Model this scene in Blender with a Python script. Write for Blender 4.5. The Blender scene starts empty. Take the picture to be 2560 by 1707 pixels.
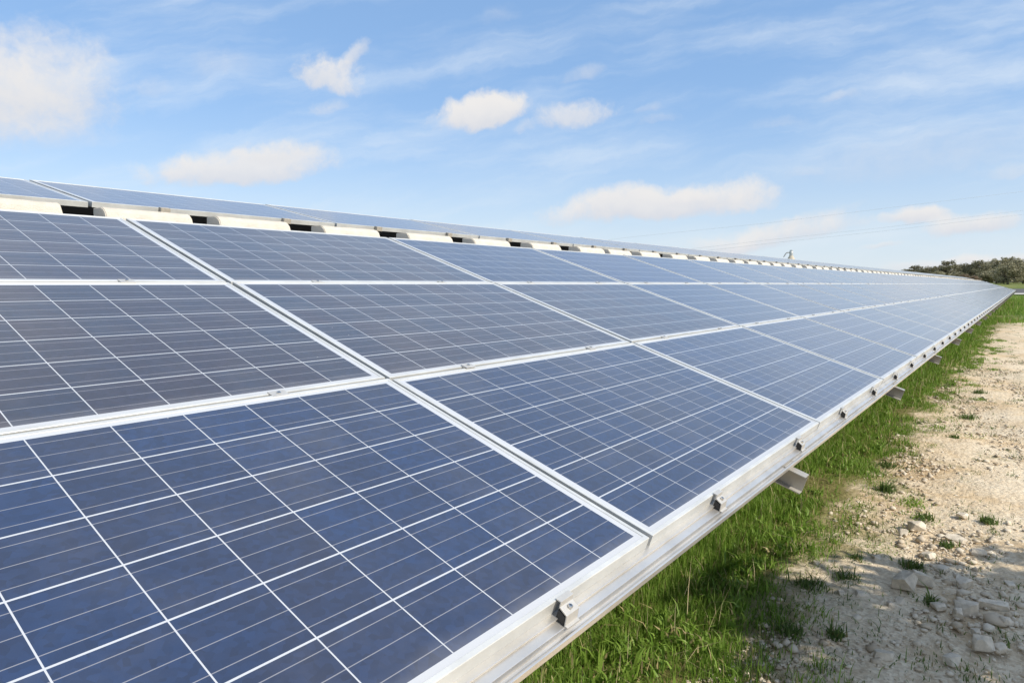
import bpy, bmesh, math, random
import numpy as np
from mathutils import Vector, Matrix

# ------------------------------------------------------------------ camera, sky, sun, exposure
S = bpy.context.scene
C = S.collection
R = math.radians
YAW, PITCH, F = 0.652, -0.0855, 1673.1          # focal length in pixels of a 2560 px wide frame
GZ = -1.65                                       # ground level; the camera is the origin

cd = bpy.data.cameras.new("camera"); cam = bpy.data.objects.new("camera", cd); C.objects.link(cam)
cd.sensor_width = 36.0; cd.lens = F / 2560 * 36.0; cd.clip_start = 0.05; cd.clip_end = 5000
cam.rotation_euler = (math.pi / 2 + PITCH, 0, YAW)
S.camera = cam
CM = cam.rotation_euler.to_matrix()

def ray(x, y):
    """direction of a point of the photograph, for things at infinity (clouds) and far trees"""
    return CM @ Vector(((x - 1280) / F, (853.5 - y) / F, -1.0))

SUN_EL, SUN_AZ = R(40), R(3)                    # azimuth measured from +X towards +Y
sdir = Vector((math.cos(SUN_EL) * math.cos(SUN_AZ), math.cos(SUN_EL) * math.sin(SUN_AZ), math.sin(SUN_EL)))
ld = bpy.data.lights.new("sun", 'SUN'); ld.energy = 3.1; ld.angle = R(0.5); ld.color = (1.0, 0.92, 0.79)
lo = bpy.data.objects.new("sun", ld); C.objects.link(lo)
lo.rotation_euler = (-sdir).to_track_quat('-Z', 'Y').to_euler()

S.view_settings.view_transform = 'Standard'; S.view_settings.look = 'None'
S.view_settings.exposure = 0.54; S.view_settings.gamma = 1.0
S.render.engine = 'CYCLES'
S.cycles.max_bounces = 6; S.cycles.diffuse_bounces = 3; S.cycles.glossy_bounces = 3
S.cycles.transparent_max_bounces = 4; S.cycles.caustics_reflective = False; S.cycles.caustics_refractive = False

class NT:
    """small helper for node trees"""
    def __init__(s, tree): s.t = tree; s.n = tree.nodes; s.l = tree.links
    def new(s, kind, **kw):
        n = s.n.new(kind)
        for k, v in kw.items(): setattr(n, k, v)
        return n
    def put(s, sock, v):
        if hasattr(v, 'is_output') or isinstance(v, bpy.types.NodeSocket): s.l.new(v, sock)
        else: sock.default_value = v
    def math(s, op, a, b=0.0, c=None, clamp=False):
        n = s.new('ShaderNodeMath', operation=op, use_clamp=clamp)
        s.put(n.inputs[0], a); s.put(n.inputs[1], b)
        if c is not None: s.put(n.inputs[2], c)
        return n.outputs[0]
    def vmath(s, op, a, b=None, out=0):
        n = s.new('ShaderNodeVectorMath', operation=op)
        s.put(n.inputs[0], a)
        if b is not None: s.put(n.inputs[1], b)
        return n.outputs[out]
    def mix(s, f, a, b):
        n = s.new('ShaderNodeMix', data_type='RGBA')
        s.put(n.inputs[0], f); s.put(n.inputs[6], a); s.put(n.inputs[7], b)
        return n.outputs[2]
    def smooth(s, v, lo, hi, a=0.0, b=1.0):
        n = s.new('ShaderNodeMapRange', interpolation_type='SMOOTHSTEP')
        s.put(n.inputs[0], v); s.put(n.inputs[1], lo); s.put(n.inputs[2], hi); s.put(n.inputs[3], a); s.put(n.inputs[4], b)
        return n.outputs[0]
    def noise(s, vec, scale, detail=4.0, rough=0.55, out=0):
        n = s.new('ShaderNodeTexNoise')
        if vec is not None: s.put(n.inputs['Vector'], vec)
        n.inputs['Scale'].default_value = scale; n.inputs['Detail'].default_value = detail; n.inputs['Roughness'].default_value = rough
        return n.outputs[out]
def col(r, g, b): return (r, g, b, 1.0)

def make_world():
    w = bpy.data.worlds.new("World"); S.world = w; w.use_nodes = True
    w.node_tree.nodes.clear(); N = NT(w.node_tree)
    sky = N.new('ShaderNodeTexSky', sky_type='NISHITA', sun_disc=False)
    sky.sun_elevation = SUN_EL; sky.sun_rotation = math.pi / 2 - SUN_AZ
    sky.air_density = 1.0; sky.dust_density = 0.0; sky.ozone_density = 1.2
    K = 0.115
    d = N.vmath('NORMALIZE', N.new('ShaderNodeTexCoord').outputs['Generated'])
    wob = N.vmath('SCALE', N.vmath('SUBTRACT', N.noise(d, 9.0, 5.0, 0.6, out=1), (0.5, 0.5, 0.5)))
    wob.node.inputs['Scale'].default_value = 0.05
    dd = N.vmath('ADD', d, wob)
    puff = N.noise(dd, 26.0, 7.0, 0.6)
    fine = N.noise(dd, 60.0, 5.0, 0.6)
    base = N.mix(0.60, sky.outputs[0], col(1.60, 2.90, 5.1))      # even spring blue over the whole dome
    # thin high cirrus: noise stretched along one direction of the sky
    rt = CM @ Vector((1, 0.17, 0)); up = CM @ Vector((-0.17, 1, 0)); fw = CM @ Vector((0, 0, -1))
    z = N.math('MAXIMUM', N.vmath('DOT_PRODUCT', d, fw, out=1), 0.15)
    a = N.math('DIVIDE', N.vmath('DOT_PRODUCT', dd, rt, out=1), z)
    b = N.math('DIVIDE', N.vmath('DOT_PRODUCT', dd, up, out=1), z)
    cx = N.new('ShaderNodeCombineXYZ'); N.put(cx.inputs[0], N.math('MULTIPLY', a, 0.9)); N.put(cx.inputs[1], N.math('MULTIPLY', b, 5.0))
    streak = N.noise(cx.outputs[0], 2.2, 7.0, 0.58)
    cirrus = N.math('MULTIPLY', N.smooth(streak, 0.40, 0.82), 0.72)
    hz = N.new('ShaderNodeSeparateXYZ'); N.put(hz.inputs[0], d)
    low = N.smooth(hz.outputs[2], 0.0, 0.36, 1.0, 0.0)
    base = N.mix(cirrus, base, col(4.9, 5.35, 5.8))
    base = N.mix(N.math('MULTIPLY', N.math('POWER', low, 2.2), 0.62), base, col(4.55, 4.95, 5.25))
    # broken cloud added behind and above the camera, out of view, to whiten reflections
    off = N.smooth(N.vmath('DOT_PRODUCT', d, fw, out=1), 0.45, 0.72, 1.0, 0.0)
    cum = N.smooth(N.noise(dd, 3.2, 7.0, 0.6), 0.44, 0.62)
    base = N.mix(N.math('MULTIPLY', N.math('MULTIPLY', off, cum), 0.8), base, col(5.2, 5.25, 5.4))
    # single clouds: x, y, half width, half height in the photograph, softness, opacity, roughness of outline
    for (x, y, sx, sy, soft, op, amp, tilt) in [
        (40, 230, 270, 190, 0.75, 0.97, 1.3, 0.0), (110, 340, 170, 70, 1.4, 0.55, 1.5, 0.0),
        (600, 425, 240, 66, 0.6, 0.9, 1.5, 0.05), (690, 385, 110, 40, 1.0, 0.5, 1.7, 0.0),
        (815, 190, 100, 62, 0.7, 0.85, 2.1, -0.35), (880, 150, 60, 26, 0.8, 0.6, 2.2, 0.6), (815, 272, 52, 26, 1.0, 0.5, 2.2, 0.2),
        (1205, 285, 142, 58, 0.55, 1.0, 1.4, 0.08), (1430, 292, 125, 40, 0.8, 0.75, 2.0, 0.12), (1310, 325, 40, 22, 1.0, 0.4, 2.0, 0.4),
        (1640, 512, 310, 62, 0.55, 0.95, 1.2, 0.07), (1760, 490, 170, 38, 0.9, 0.6, 1.3, 0.05),
        (1930, 592, 240, 46, 0.8, 0.9, 1.4, 0.2), (2010, 548, 160, 20, 1.1, 0.45, 1.5, 0.25), (1830, 610, 120, 30, 1.0, 0.6, 1.5, 0.1),
        (2290, 543, 84, 32, 0.6, 0.95, 1.2, 0.05), (2425, 560, 115, 36, 0.6, 0.9, 1.2, 0.12),
        (2200, 622, 52, 12, 1.0, 0.6, 1.4, 0.22), (2460, 655, 280, 26, 0.8, 0.95, 1.0, 0.13),
        (2095, 247, 52, 18, 1.2, 0.42, 2.0, 0.1), (1945, 312, 70, 24, 1.3, 0.3, 2.0, 0.1), (1620, 272, 40, 16, 1.3, 0.4, 2.2, 0.1),
        (1660, 300, 60, 18, 1.3, 0.3, 2.2, 0.2), (1460, 190, 50, 26, 1.3, 0.35, 2.2, 0.3), (545, 175, 90, 45, 1.4, 0.32, 2.0, 0.1),
        (375, 230, 60, 26, 1.4, 0.3, 2.0, 0.1), (2300, 400, 420, 90, 1.5, 0.42, 1.2, 0.17), (1240, 45, 70, 30, 1.5, 0.25, 2.0, 0.3),
        (2520, 430, 90, 22, 1.2, 0.5, 1.4, 0.15), (2000, 440, 60, 22, 1.2, 0.35, 1.4, 0.1)]:
        c = ray(x, y).normalized()
        r = (ray(x + 1, y) - ray(x - 1, y)).normalized(); r = (r - c * r.dot(c)).normalized(); u = r.cross(c).normalized()
        ct, st = math.cos(tilt), math.sin(tilt); r, u = r * ct + u * st, u * ct - r * st
        L = ray(x, y).length * F
        z = N.math('MAXIMUM', N.vmath('DOT_PRODUCT', d, c, out=1), 0.05)
        a = N.math('DIVIDE', N.vmath('DOT_PRODUCT', dd, r * (L / sx), out=1), z)
        b = N.math('DIVIDE', N.vmath('DOT_PRODUCT', dd, u * (L / sy), out=1), z)
        # flatter underside: below the middle the height counts more
        bb = N.math('MULTIPLY', b, N.smooth(b, -0.6, 0.1, 1.5, 1.0))
        rr = N.math('ADD', N.math('MULTIPLY', a, a), N.math('MULTIPLY', bb, bb))
        v = N.math('SUBTRACT', 1.0, rr)
        v = N.math('ADD', v, N.math('MULTIPLY', N.math('SUBTRACT', puff, 0.5), amp))
        v = N.math('ADD', v, N.math('MULTIPLY', N.math('SUBTRACT', fine, 0.5), amp * 0.5))
        m = N.math('MULTIPLY', N.smooth(v, -0.1, soft * 1.5), op)
        shade = N.smooth(N.math('ADD', b, N.math('MULTIPLY', puff, 0.8)), -0.5, 1.0)
        cc = N.mix(shade, col(4.0, 4.2, 4.65), col(5.15, 5.05, 5.0))
        base = N.mix(m, base, cc)
    bg = N.new('ShaderNodeBackground'); N.put(bg.inputs[0], base); bg.inputs[1].default_value = K
    out = N.new('ShaderNodeOutputWorld'); N.l.new(bg.outputs[0], out.inputs[0])
make_world()

# ------------------------------------------------------------------ helpers
def tag(o, label=None, cat=None, group=None, kind=None):
    if label: o['label'] = label
    if cat: o['category'] = cat
    if group: o['group'] = group
    if kind: o['kind'] = kind
    return o
def link(name, me, m=None, parent=None):
    if m and not me.materials: me.materials.append(m)
    o = bpy.data.objects.new(name, me); C.objects.link(o)
    if parent: o.parent = parent
    return o
def empty(name, mat=None):
    o = bpy.data.objects.new(name, None); C.objects.link(o); o.empty_display_size = 0.1
    if mat is not None: o.matrix_world = mat
    return o
class MB:
    """collects polygons into one mesh"""
    def __init__(s): s.v = []; s.f = []
    def poly(s, pts): k = len(s.v); s.v += [tuple(p) for p in pts]; s.f.append(tuple(range(k, k + len(pts))))
    def box(s, x0, x1, y0, y1, z0, z1):
        k = len(s.v)
        s.v += [(x, y, z) for z in (z0, z1) for x, y in ((x0, y0), (x1, y0), (x1, y1), (x0, y1))]
        for q in ((3, 2, 1, 0), (4, 5, 6, 7), (0, 1, 5, 4), (1, 2, 6, 5), (2, 3, 7, 6), (3, 0, 4, 7)): s.f.append(tuple(k + i for i in q))
    def prism(s, prof, y0, y1, ax=0):
        """closed profile (a, b) swept along a third axis; ax 0: profile in x,z swept along y; ax 1: profile in y,z swept along x"""
        k = len(s.v); n = len(prof)
        for y in (y0, y1):
            s.v += [((p[0], y, p[1]) if ax == 0 else (y, p[0], p[1])) for p in prof]
        for i in range(n):
            j = (i + 1) % n; s.f.append((k + i, k + j, k + n + j, k + n + i))
        s.f.append(tuple(k + i for i in reversed(range(n)))); s.f.append(tuple(k + n + i for i in range(n)))
    def tube(s, pts, rad, n=8, caps=True):
        pts = [Vector(p) for p in pts]; k = len(s.v); rs = rad if isinstance(rad, (list, tuple)) else [rad] * len(pts)
        for i, p in enumerate(pts):
            t = (pts[min(i + 1, len(pts) - 1)] - pts[max(i - 1, 0)]).normalized()
            a = t.orthogonal().normalized() if i == 0 else (a - t * a.dot(t)).normalized()
            b = t.cross(a)
            for q in range(n):
                w = 2 * math.pi * q / n; s.v.append(tuple(p + (a * math.cos(w) + b * math.sin(w)) * rs[i]))
        for i in range(len(pts) - 1):
            for q in range(n):
                r = (q + 1) % n; s.f.append((k + i * n + q, k + i * n + r, k + (i + 1) * n + r, k + (i + 1) * n + q))
        if caps:
            s.f.append(tuple(k + q for q in reversed(range(n)))); e = k + (len(pts) - 1) * n; s.f.append(tuple(e + q for q in range(n)))
    def mesh(s, name, bevel=0.0, smooth=False):
        me = bpy.data.meshes.new(name); me.from_pydata(s.v, [], s.f); me.validate()
        bm = bmesh.new(); bm.from_mesh(me)
        bmesh.ops.recalc_face_normals(bm, faces=bm.faces)
        if bevel:
            es = [e for e in bm.edges if len(e.link_faces) == 2 and e.calc_face_angle(0) > 0.5]
            bmesh.ops.bevel(bm, geom=es, offset=bevel, segments=2, affect='EDGES', profile=0.6)
        bm.to_mesh(me); bm.free()
        if smooth: me.shade_smooth()
        return me
    def build(s, name, m, parent=None, **kw): return link(name, s.mesh(name, **kw), m, parent)
def np_mesh(name, verts, loops, sizes):
    """mesh from arrays: verts (n,3), loops flat vertex indices, sizes of the faces"""
    me = bpy.data.meshes.new(name)
    me.vertices.add(len(verts)); me.vertices.foreach_set('co', np.asarray(verts, np.float32).ravel())
    me.loops.add(len(loops)); me.loops.foreach_set('vertex_index', np.asarray(loops, np.int32))
    st = np.concatenate([[0], np.cumsum(sizes)[:-1]]).astype(np.int32)
    me.polygons.add(len(sizes)); me.polygons.foreach_set('loop_start', st)
    me.update(calc_edges=True)
    return me
ONES = "first second third fourth fifth sixth seventh eighth ninth tenth eleventh twelfth thirteenth fourteenth fifteenth sixteenth seventeenth eighteenth nineteenth".split()
TENS = {20: "twenty", 30: "thirty", 40: "forty", 50: "fifty", 60: "sixty", 70: "seventy", 80: "eighty", 90: "ninety"}
def nth(n):
    if n < 20: return ONES[n - 1]
    if n == 100: return "hundredth"
    if n > 100: return "hundred-and-" + nth(n - 100)
    t, o = n // 10 * 10, n % 10
    return TENS[t] + "-" + ONES[o - 1] if o else TENS[t][:-1] + "ieth"

# ------------------------------------------------------------------ materials
def material(name):
    m = bpy.data.materials.new(name); m.use_nodes = True; N = NT(m.node_tree)
    p = N.n['Principled BSDF']
    return m, N, p
def plain(name, c, rough=0.6, metal=0.0, var=0.12, scale=8.0, spec=0.5, bump=0.0, bscale=60.0):
    m, N, p = material(name)
    tc = N.new('ShaderNodeTexCoord').outputs['Object']
    n = N.noise(tc, scale, 5.0, 0.6)
    k = N.smooth(n, 0.25, 0.75, 1 - var, 1 + var)
    h = N.new('ShaderNodeVectorMath', operation='SCALE'); h.inputs[0].default_value = c; N.put(h.inputs['Scale'], k)
    N.put(p.inputs['Base Color'], h.outputs[0])
    p.inputs['Roughness'].default_value = rough; p.inputs['Metallic'].default_value = metal
    p.inputs['Specular IOR Level'].default_value = spec
    if bump:
        b = N.new('ShaderNodeBump'); b.inputs['Strength'].default_value = bump; b.inputs['Distance'].default_value = 0.01
        N.put(b.inputs['Height'], N.noise(tc, bscale, 6.0, 0.65)); N.put(p.inputs['Normal'], b.outputs[0])
    return m
M = {}
M['alu'] = plain('anodised_aluminium', (0.68, 0.68, 0.65), 0.40, 0.3, 0.12, 9.0)
M['zinc'] = plain('galvanised_steel', (0.46, 0.44, 0.40), 0.5, 0.3, 0.16, 10.0)
M['rail'] = plain('rail_aluminium', (0.82, 0.785, 0.73), 0.36, 0.8, 0.12, 5.0)
M['clamp'] = plain('clamp_aluminium', (0.60, 0.58, 0.54), 0.45, 0.4, 0.08, 40.0)
M['tan'] = plain('weathered_clamp', (0.52, 0.47, 0.39), 0.6, 0.2, 0.15, 40.0)
M['bolt'] = plain('stainless_bolt', (0.62, 0.62, 0.61), 0.22, 1.0, 0.05, 40.0)
M['hollow_black'] = plain('black_hollow_shade', (0.03, 0.03, 0.03), 0.7)  # black for the shade inside the hollow end clamps
M['back'] = plain('backsheet_in_shade', (0.10, 0.10, 0.10), 0.7)  # deep shade put into the colour; real module backs are white
M['sheet'] = plain('light_block_dark', (0.05, 0.05, 0.05), 0.7)  # near black, for the added sheets that keep light out
M['concrete'] = plain('cream_concrete', (0.70, 0.645, 0.55), 0.9, 0.0, 0.08, 14.0, 0.2, 0.9, 110.0)
M['wire'] = plain('power_cable', (0.50, 0.55, 0.62), 0.6)
M['post'] = plain('grey_painted_metal', (0.36, 0.37, 0.36), 0.4, 0.4)
M['cone'] = plain('beige_base', (0.55, 0.49, 0.38), 0.8)

def cell_material():
    m, N, p = material('solar_cells')
    tc = N.new('ShaderNodeTexCoord').outputs['Object']
    sp = N.new('ShaderNodeSeparateXYZ'); N.put(sp.inputs[0], tc); x, y = sp.outputs[0], sp.outputs[1]
    CP, RP = 0.159, 0.1515
    u = N.math('ADD', N.math('DIVIDE', x, CP), 5.0); v = N.math('ADD', N.math('DIVIDE', y, RP), 3.0)
    fu, fv = N.math('FRACT', u), N.math('FRACT', v)
    def edge(fr): return N.math('MINIMUM', fr, N.math('SUBTRACT', 1.0, fr))
    gu = N.math('LESS_THAN', edge(fu), 0.0013 / CP); gv = N.math('LESS_THAN', edge(fv), 0.0020 / RP)
    ou = N.math('GREATER_THAN', N.math('ABSOLUTE', N.math('SUBTRACT', u, 5.0)), 5.0 - 0.0013 / CP)
    ov = N.math('GREATER_THAN', N.math('ABSOLUTE', N.math('SUBTRACT', v, 3.0)), 3.0 - 0.0016 / RP)
    white = N.math('MAXIMUM', N.math('MAXIMUM', gu, gv), N.math('MAXIMUM', ou, ov))
    bus = N.math('LESS_THAN', N.math('ABSOLUTE', N.math('SUBTRACT', N.math('FRACT', N.math('MULTIPLY', fv, 3.0)), 0.5)), 0.0009 / RP * 3)
    oi = N.new('ShaderNodeObjectInfo')
    cxy = N.new('ShaderNodeCombineXYZ'); N.put(cxy.inputs[0], N.math('FLOOR', u)); N.put(cxy.inputs[1], N.math('FLOOR', v))
    N.put(cxy.inputs[2], N.math('MULTIPLY', oi.outputs['Random'], 100.0))
    wn = N.new('ShaderNodeTexWhiteNoise'); N.put(wn.inputs['Vector'], cxy.outputs[0])
    off = N.vmath('ADD', tc, N.vmath('SCALE', cxy.outputs[0])); off.node.inputs[1].default_value = (0, 0, 0)
    off = N.vmath('ADD', tc, cxy.outputs[0])
    vor = N.new('ShaderNodeTexVoronoi'); N.put(vor.inputs['Vector'], off); vor.inputs['Scale'].default_value = 80.0
    grain = N.new('ShaderNodeSeparateXYZ'); N.put(grain.inputs[0], vor.outputs['Color'])
    cloud = N.noise(off, 14.0, 3.0)
    # the panel's own hue comes from the object colour, its cells vary from brownish purple to blue
    t = N.math('ADD', N.math('MULTIPLY', wn.outputs['Value'], 0.42), N.math('MULTIPLY', cloud, 0.75))
    hue = N.mix(N.smooth(t, 0.0, 1.25), col(0.020, 0.026, 0.060), col(0.009, 0.034, 0.105))
    tint = N.new('ShaderNodeMix', data_type='RGBA', blend_type='MULTIPLY'); tint.inputs[0].default_value = 1.0
    N.put(tint.inputs[6], hue); N.put(tint.inputs[7], oi.outputs['Color'])
    g = N.math('ADD', 0.78, N.math('MULTIPLY', grain.outputs[0], 0.34))
    sc = N.new('ShaderNodeVectorMath', operation='SCALE'); N.put(sc.inputs[0], tint.outputs[2]); N.put(sc.inputs['Scale'], g)
    c = N.mix(N.math('MULTIPLY', bus, 0.75), sc.outputs[0], col(0.30, 0.30, 0.33))
    c = N.mix(white, c, col(0.55, 0.57, 0.60))
    # thin film of dust and a few specks of dirt on the glass
    dust = N.math('ADD', 0.035, N.math('MULTIPLY', N.smooth(N.noise(off, 3.0, 6.0, 0.65), 0.45, 0.8), 0.07))
    # dust gathers along the lower frame
    low = N.math('MULTIPLY', N.smooth(N.math('ADD', y, N.math('MULTIPLY', N.noise(tc, 9.0, 4.0), 0.06)), -0.455, -0.375, 1.0, 0.0), 0.22)
    dust = N.math('ADD', dust, low)
    wv = N.new('ShaderNodeTexVoronoi'); N.put(wv.inputs['Vector'], off); wv.inputs['Scale'].default_value = 9.0
    speck = N.math('LESS_THAN', wv.outputs['Distance'], 0.022)
    dust = N.math('MAXIMUM', dust, N.math('MULTIPLY', speck, 0.5))
    c = N.mix(dust, c, col(0.42, 0.40, 0.38))
    N.put(p.inputs['Base Color'], c)
    N.put(p.inputs['Roughness'], N.math('ADD', 0.10, N.math('MULTIPLY', dust, 0.6)))
    p.inputs['IOR'].default_value = 1.48
    p.inputs['Sheen Weight'].default_value = 0.30; p.inputs['Sheen Roughness'].default_value = 0.45; p.inputs['Sheen Tint'].default_value = (1.0, 0.97, 0.92, 1.0)
    return m
M['cells'] = cell_material()

# ------------------------------------------------------------------ ground, path, road
def gz(x, y):
    """height of the land: level around the array, a low rise under the olive grove"""
    t = min(max((y - 106) / 40.0, 0), 1); t = t * t * (3 - 2 * t)
    return GZ + 1.55 * t + max(0.0, min(y, 200) - 146) * 0.010

def ground_material():
    m, N, p = material('ground')
    g = N.new('ShaderNodeNewGeometry').outputs['Position']
    sp = N.new('ShaderNodeSeparateXYZ'); N.put(sp.inputs[0], g); x, y = sp.outputs[0], sp.outputs[1]
    big = N.noise(g, 0.9, 5.0, 0.6); mid = N.noise(g, 5.0, 6.0, 0.65); fine = N.noise(g, 45.0, 6.0, 0.7)
    vo = N.new('ShaderNodeTexVoronoi'); N.put(vo.inputs['Vector'], g); vo.inputs['Scale'].default_value = 70.0
    vs = N.new('ShaderNodeSeparateXYZ'); N.put(vs.inputs[0], vo.outputs['Color'])
    vo2 = N.new('ShaderNodeTexVoronoi'); N.put(vo2.inputs['Vector'], g); vo2.inputs['Scale'].default_value = 28.0
    soil = N.mix(N.smooth(mid, 0.35, 0.65), col(0.62, 0.455, 0.265), col(0.80, 0.65, 0.45))
    pale = N.mix(vs.outputs[0], col(0.62, 0.50, 0.35), col(0.85, 0.74, 0.56))
    gravel = N.mix(N.smooth(N.math('ADD', big, N.math('MULTIPLY', fine, 0.35)), 0.50, 0.74), soil, pale)
    brown = N.smooth(N.noise(g, 1.7, 6.0, 0.65), 0.48, 0.66)
    gravel = N.mix(N.math('MULTIPLY', brown, N.smooth(y, 4.0, 8.0, 0.6, 0.25)), gravel, col(0.46, 0.32, 0.17))
    # sparse moss and low weeds over the path, denser towards the grass strip
    e = N.smooth(x, -1.2, -0.35, 0.42, 0.0)
    ms = N.smooth(N.math('ADD', N.noise(g, 2.6, 7.0, 0.7), N.math('MULTIPLY', e, 0.6)), 0.57, 0.76)
    gravel = N.mix(N.math('MULTIPLY', ms, 0.68), gravel, col(0.20, 0.19, 0.06))
    dirt = N.mix(fine, col(0.24, 0.185, 0.09), col(0.17, 0.19, 0.05))
    turf = N.mix(N.smooth(mid, 0.3, 0.7), col(0.07, 0.12, 0.018), col(0.14, 0.19, 0.04))
    # far meadow: turf everywhere beyond the end of the path
    far = N.smooth(N.math('ADD', N.math('SUBTRACT', y, N.math('MULTIPLY', x, 5.0)), N.math('MULTIPLY', N.noise(g, 0.5, 5.0), 22.0)), 42.0, 56.0)
    turf = N.mix(N.smooth(y, 14.0, 30.0), dirt, turf)
    strip = N.smooth(N.math('ADD', x, N.math('MULTIPLY', N.math('SUBTRACT', mid, 0.5), 0.5)), -1.12, -0.96, 1.0, 0.0)
    c = N.mix(N.math('MAXIMUM', strip, far), gravel, N.mix(far, turf, N.mix(N.smooth(N.noise(g, 0.25, 5.0), 0.4, 0.62), col(0.10, 0.15, 0.028), col(0.24, 0.235, 0.085))))
    N.put(p.inputs['Base Color'], c); p.inputs['Roughness'].default_value = 0.95; p.inputs['Specular IOR Level'].default_value = 0.15
    b = N.new('ShaderNodeBump'); b.inputs['Strength'].default_value = 0.9; b.inputs['Distance'].default_value = 0.012
    N.put(b.inputs['Height'], N.math('ADD', N.math('ADD', fine, N.math('MULTIPLY', mid, 1.5)), N.math('MULTIPLY', N.math('SUBTRACT', 0.5, vo2.outputs['Distance']), 0.8)))
    N.put(p.inputs['Normal'], b.outputs[0])
    return m
def build_ground():
    xs = sorted(set([-1500, -700, -300, -150, -80, -50, -30, -20, -12, -8, -5, -3.5] + [round(-2.6 + 0.05 * i, 3) for i in range(80)] + [2, 3, 5, 8, 15, 30, 60, 120, 300, 700, 1500]))
    ys = sorted(set([-1500, -500, -150, -50, -20, -8, -3, 0] + [round(1.0 + 0.06 * i, 3) for i in range(130)] + [round(8.8 + 0.3 * i, 3) for i in range(60)] + list(range(27, 240, 3)) + [260, 300, 400, 700, 1500]))
    rng = random.Random(3)
    v = []
    for y in ys:
        for x in xs:
            z = gz(x, y)
            if -2.7 < x < 1.4 and 0.9 < y < 27:
                z += rng.uniform(-0.007, 0.007) + 0.012 * math.sin(x * 5 + y * 1.3) + 0.01 * math.sin(y * 3.1 - x * 2)
            v.append((x, y, z))
    n = len(xs); f = [(j * n + i, j * n + i + 1, (j + 1) * n + i + 1, (j + 1) * n + i) for j in range(len(ys) - 1) for i in range(n - 1)]
    me = bpy.data.meshes.new('ground'); me.from_pydata(v, [], f); me.shade_smooth()
    o = link('ground', me, ground_material()); tag(o, kind='structure')
    def drape(name, y0, y1, m, lift):
        q = MB(); yy = [y0 + (y1 - y0) * i / 6 for i in range(7)]; xx = [-120 + 20 * i for i in range(16)]
        for j in range(6):
            for i in range(15):
                q.poly([(xx[i + a], yy[j + b], gz(xx[i + a], yy[j + b]) + lift) for a, b in ((0, 0), (1, 0), (1, 1), (0, 1))])
        return tag(q.build(name, m), kind='structure')
    drape('road', 117, 128, plain('asphalt', (0.10, 0.095, 0.09), 0.9, 0, 0.2, 0.8), 0.05)
    drape('pavement', 113.6, 116.98, plain('kerb_concrete', (0.55, 0.52, 0.46), 0.9, 0, 0.1, 0.5), 0.12)
build_ground()

# ------------------------------------------------------------------ the array
def T(x, y, z): return Matrix.Translation((x, y, z))
PW, PH = 1.67, 0.9721
TILT, X0, Z0, Y0 = 0.321, -0.6752, -0.6048, 1.4459
TILT2, X2, Z2, Y2 = R(12.5), -4.13, 0.466, 1.57
NCOL, FIRST = 51, -1                              # one column lies just outside the photograph
PL, PB = 1.65, 0.958                              # module length and breadth
def frame_mat(t, x, z):
    """panel axes: local X along the row, Y up the slope, Z out of the glass"""
    c, s = math.cos(t), math.sin(t)
    return Matrix(((0, -c, s, x), (1, 0, 0, 0), (0, s, c, z), (0, 0, 0, 1)))
A1 = frame_mat(TILT, X0, Z0)
A2 = T(0, 4, -0.012) @ Matrix.Rotation(0.0006, 4, 'X') @ T(0, -4, 0) @ frame_mat(TILT2, X2, Z2)

def panel_meshes():
    L, B, D, lip = PL / 2, PB / 2, 0.031, 0.0115
    fr = MB()
    rings = [(0.012, -D), (0.0, -D), (0.0, -0.0012), (0.0012, 0.0), (lip - 0.0008, 0.0), (lip, -0.0010), (lip, -0.0045), (0.002, -0.0045)]
    k = 0
    for a, z in rings:
        fr.v += [(-L + a, -B + a, z), (L - a, -B + a, z), (L - a, B - a, z), (-L + a, B - a, z)]
    for i in range(len(rings) - 1):
        for q in range(4):
            r = (q + 1) % 4; fr.f.append((4 * i + q, 4 * i + r, 4 * i + 4 + r, 4 * i + 4 + q))
    f = fr.mesh('panel_frame')
    gl = MB(); e = 0.004
    gl.box(-L + e, L - e, -B + e, B - e, -0.0075, -0.0022)
    g = gl.mesh('panel_glass')
    g.materials.append(M['cells']); g.materials.append(M['back'])
    for p in g.polygons: p.material_index = 1 if p.normal.z < -0.5 else 0
    return f, g
FME, GME = panel_meshes()
rng = random.Random(11)
PURPLE, BLUE, MID = (1.65, 1.0, 0.72, 1), (0.78, 1.05, 1.12, 1), (0.95, 1.0, 1.02, 1)
def make_panel(mat, colour, label, group):
    j = Matrix.Rotation(rng.gauss(0, 0.0016), 4, 'X') @ Matrix.Rotation(rng.gauss(0, 0.0013), 4, 'Y')
    r = empty('solar_panel', mat @ j)
    tag(r, label, 'solar panel', group)
    link('frame', FME, M['alu'], r)
    g = link('glass', GME, None, r)
    k = rng.uniform(0.9, 1.1); g.color = (colour[0] * k, colour[1] * k, colour[2] * rng.uniform(0.92, 1.08), 1)
    return r
ROWN = ["bottom", "middle", "upper"]
def hue_words(c): return "purplish grey" if c is PURPLE else "blue" if c is BLUE else "dark blue"
for i in range(NCOL):
    cidx = FIRST + i                              # column 0 is the nearest one in the photograph
    yc = Y0 + (cidx - 0.5) * PW
    for r in range(3):
        c = BLUE if r == 0 else (PURPLE if cidx <= (2 if r == 1 else 1) else BLUE)
        if cidx > 3 and rng.random() < 0.22: c = MID
        if cidx == -1 : lab = f"{hue_words(c)} solar panel just off the near end of the {ROWN[r]} row"
        else:
            where = "cut by the left picture edge" if cidx == 0 else "from the near end"
            lab = f"{hue_words(c)} solar panel, {nth(cidx + 1)} in {ROWN[r]} row of front table {where}".replace('purplish grey', 'purplish')
        make_panel(A1 @ T(yc, (r + 0.5) * PH, rng.gauss(0, 0.0008)), c, lab, "solar panels of the front table")
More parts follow.
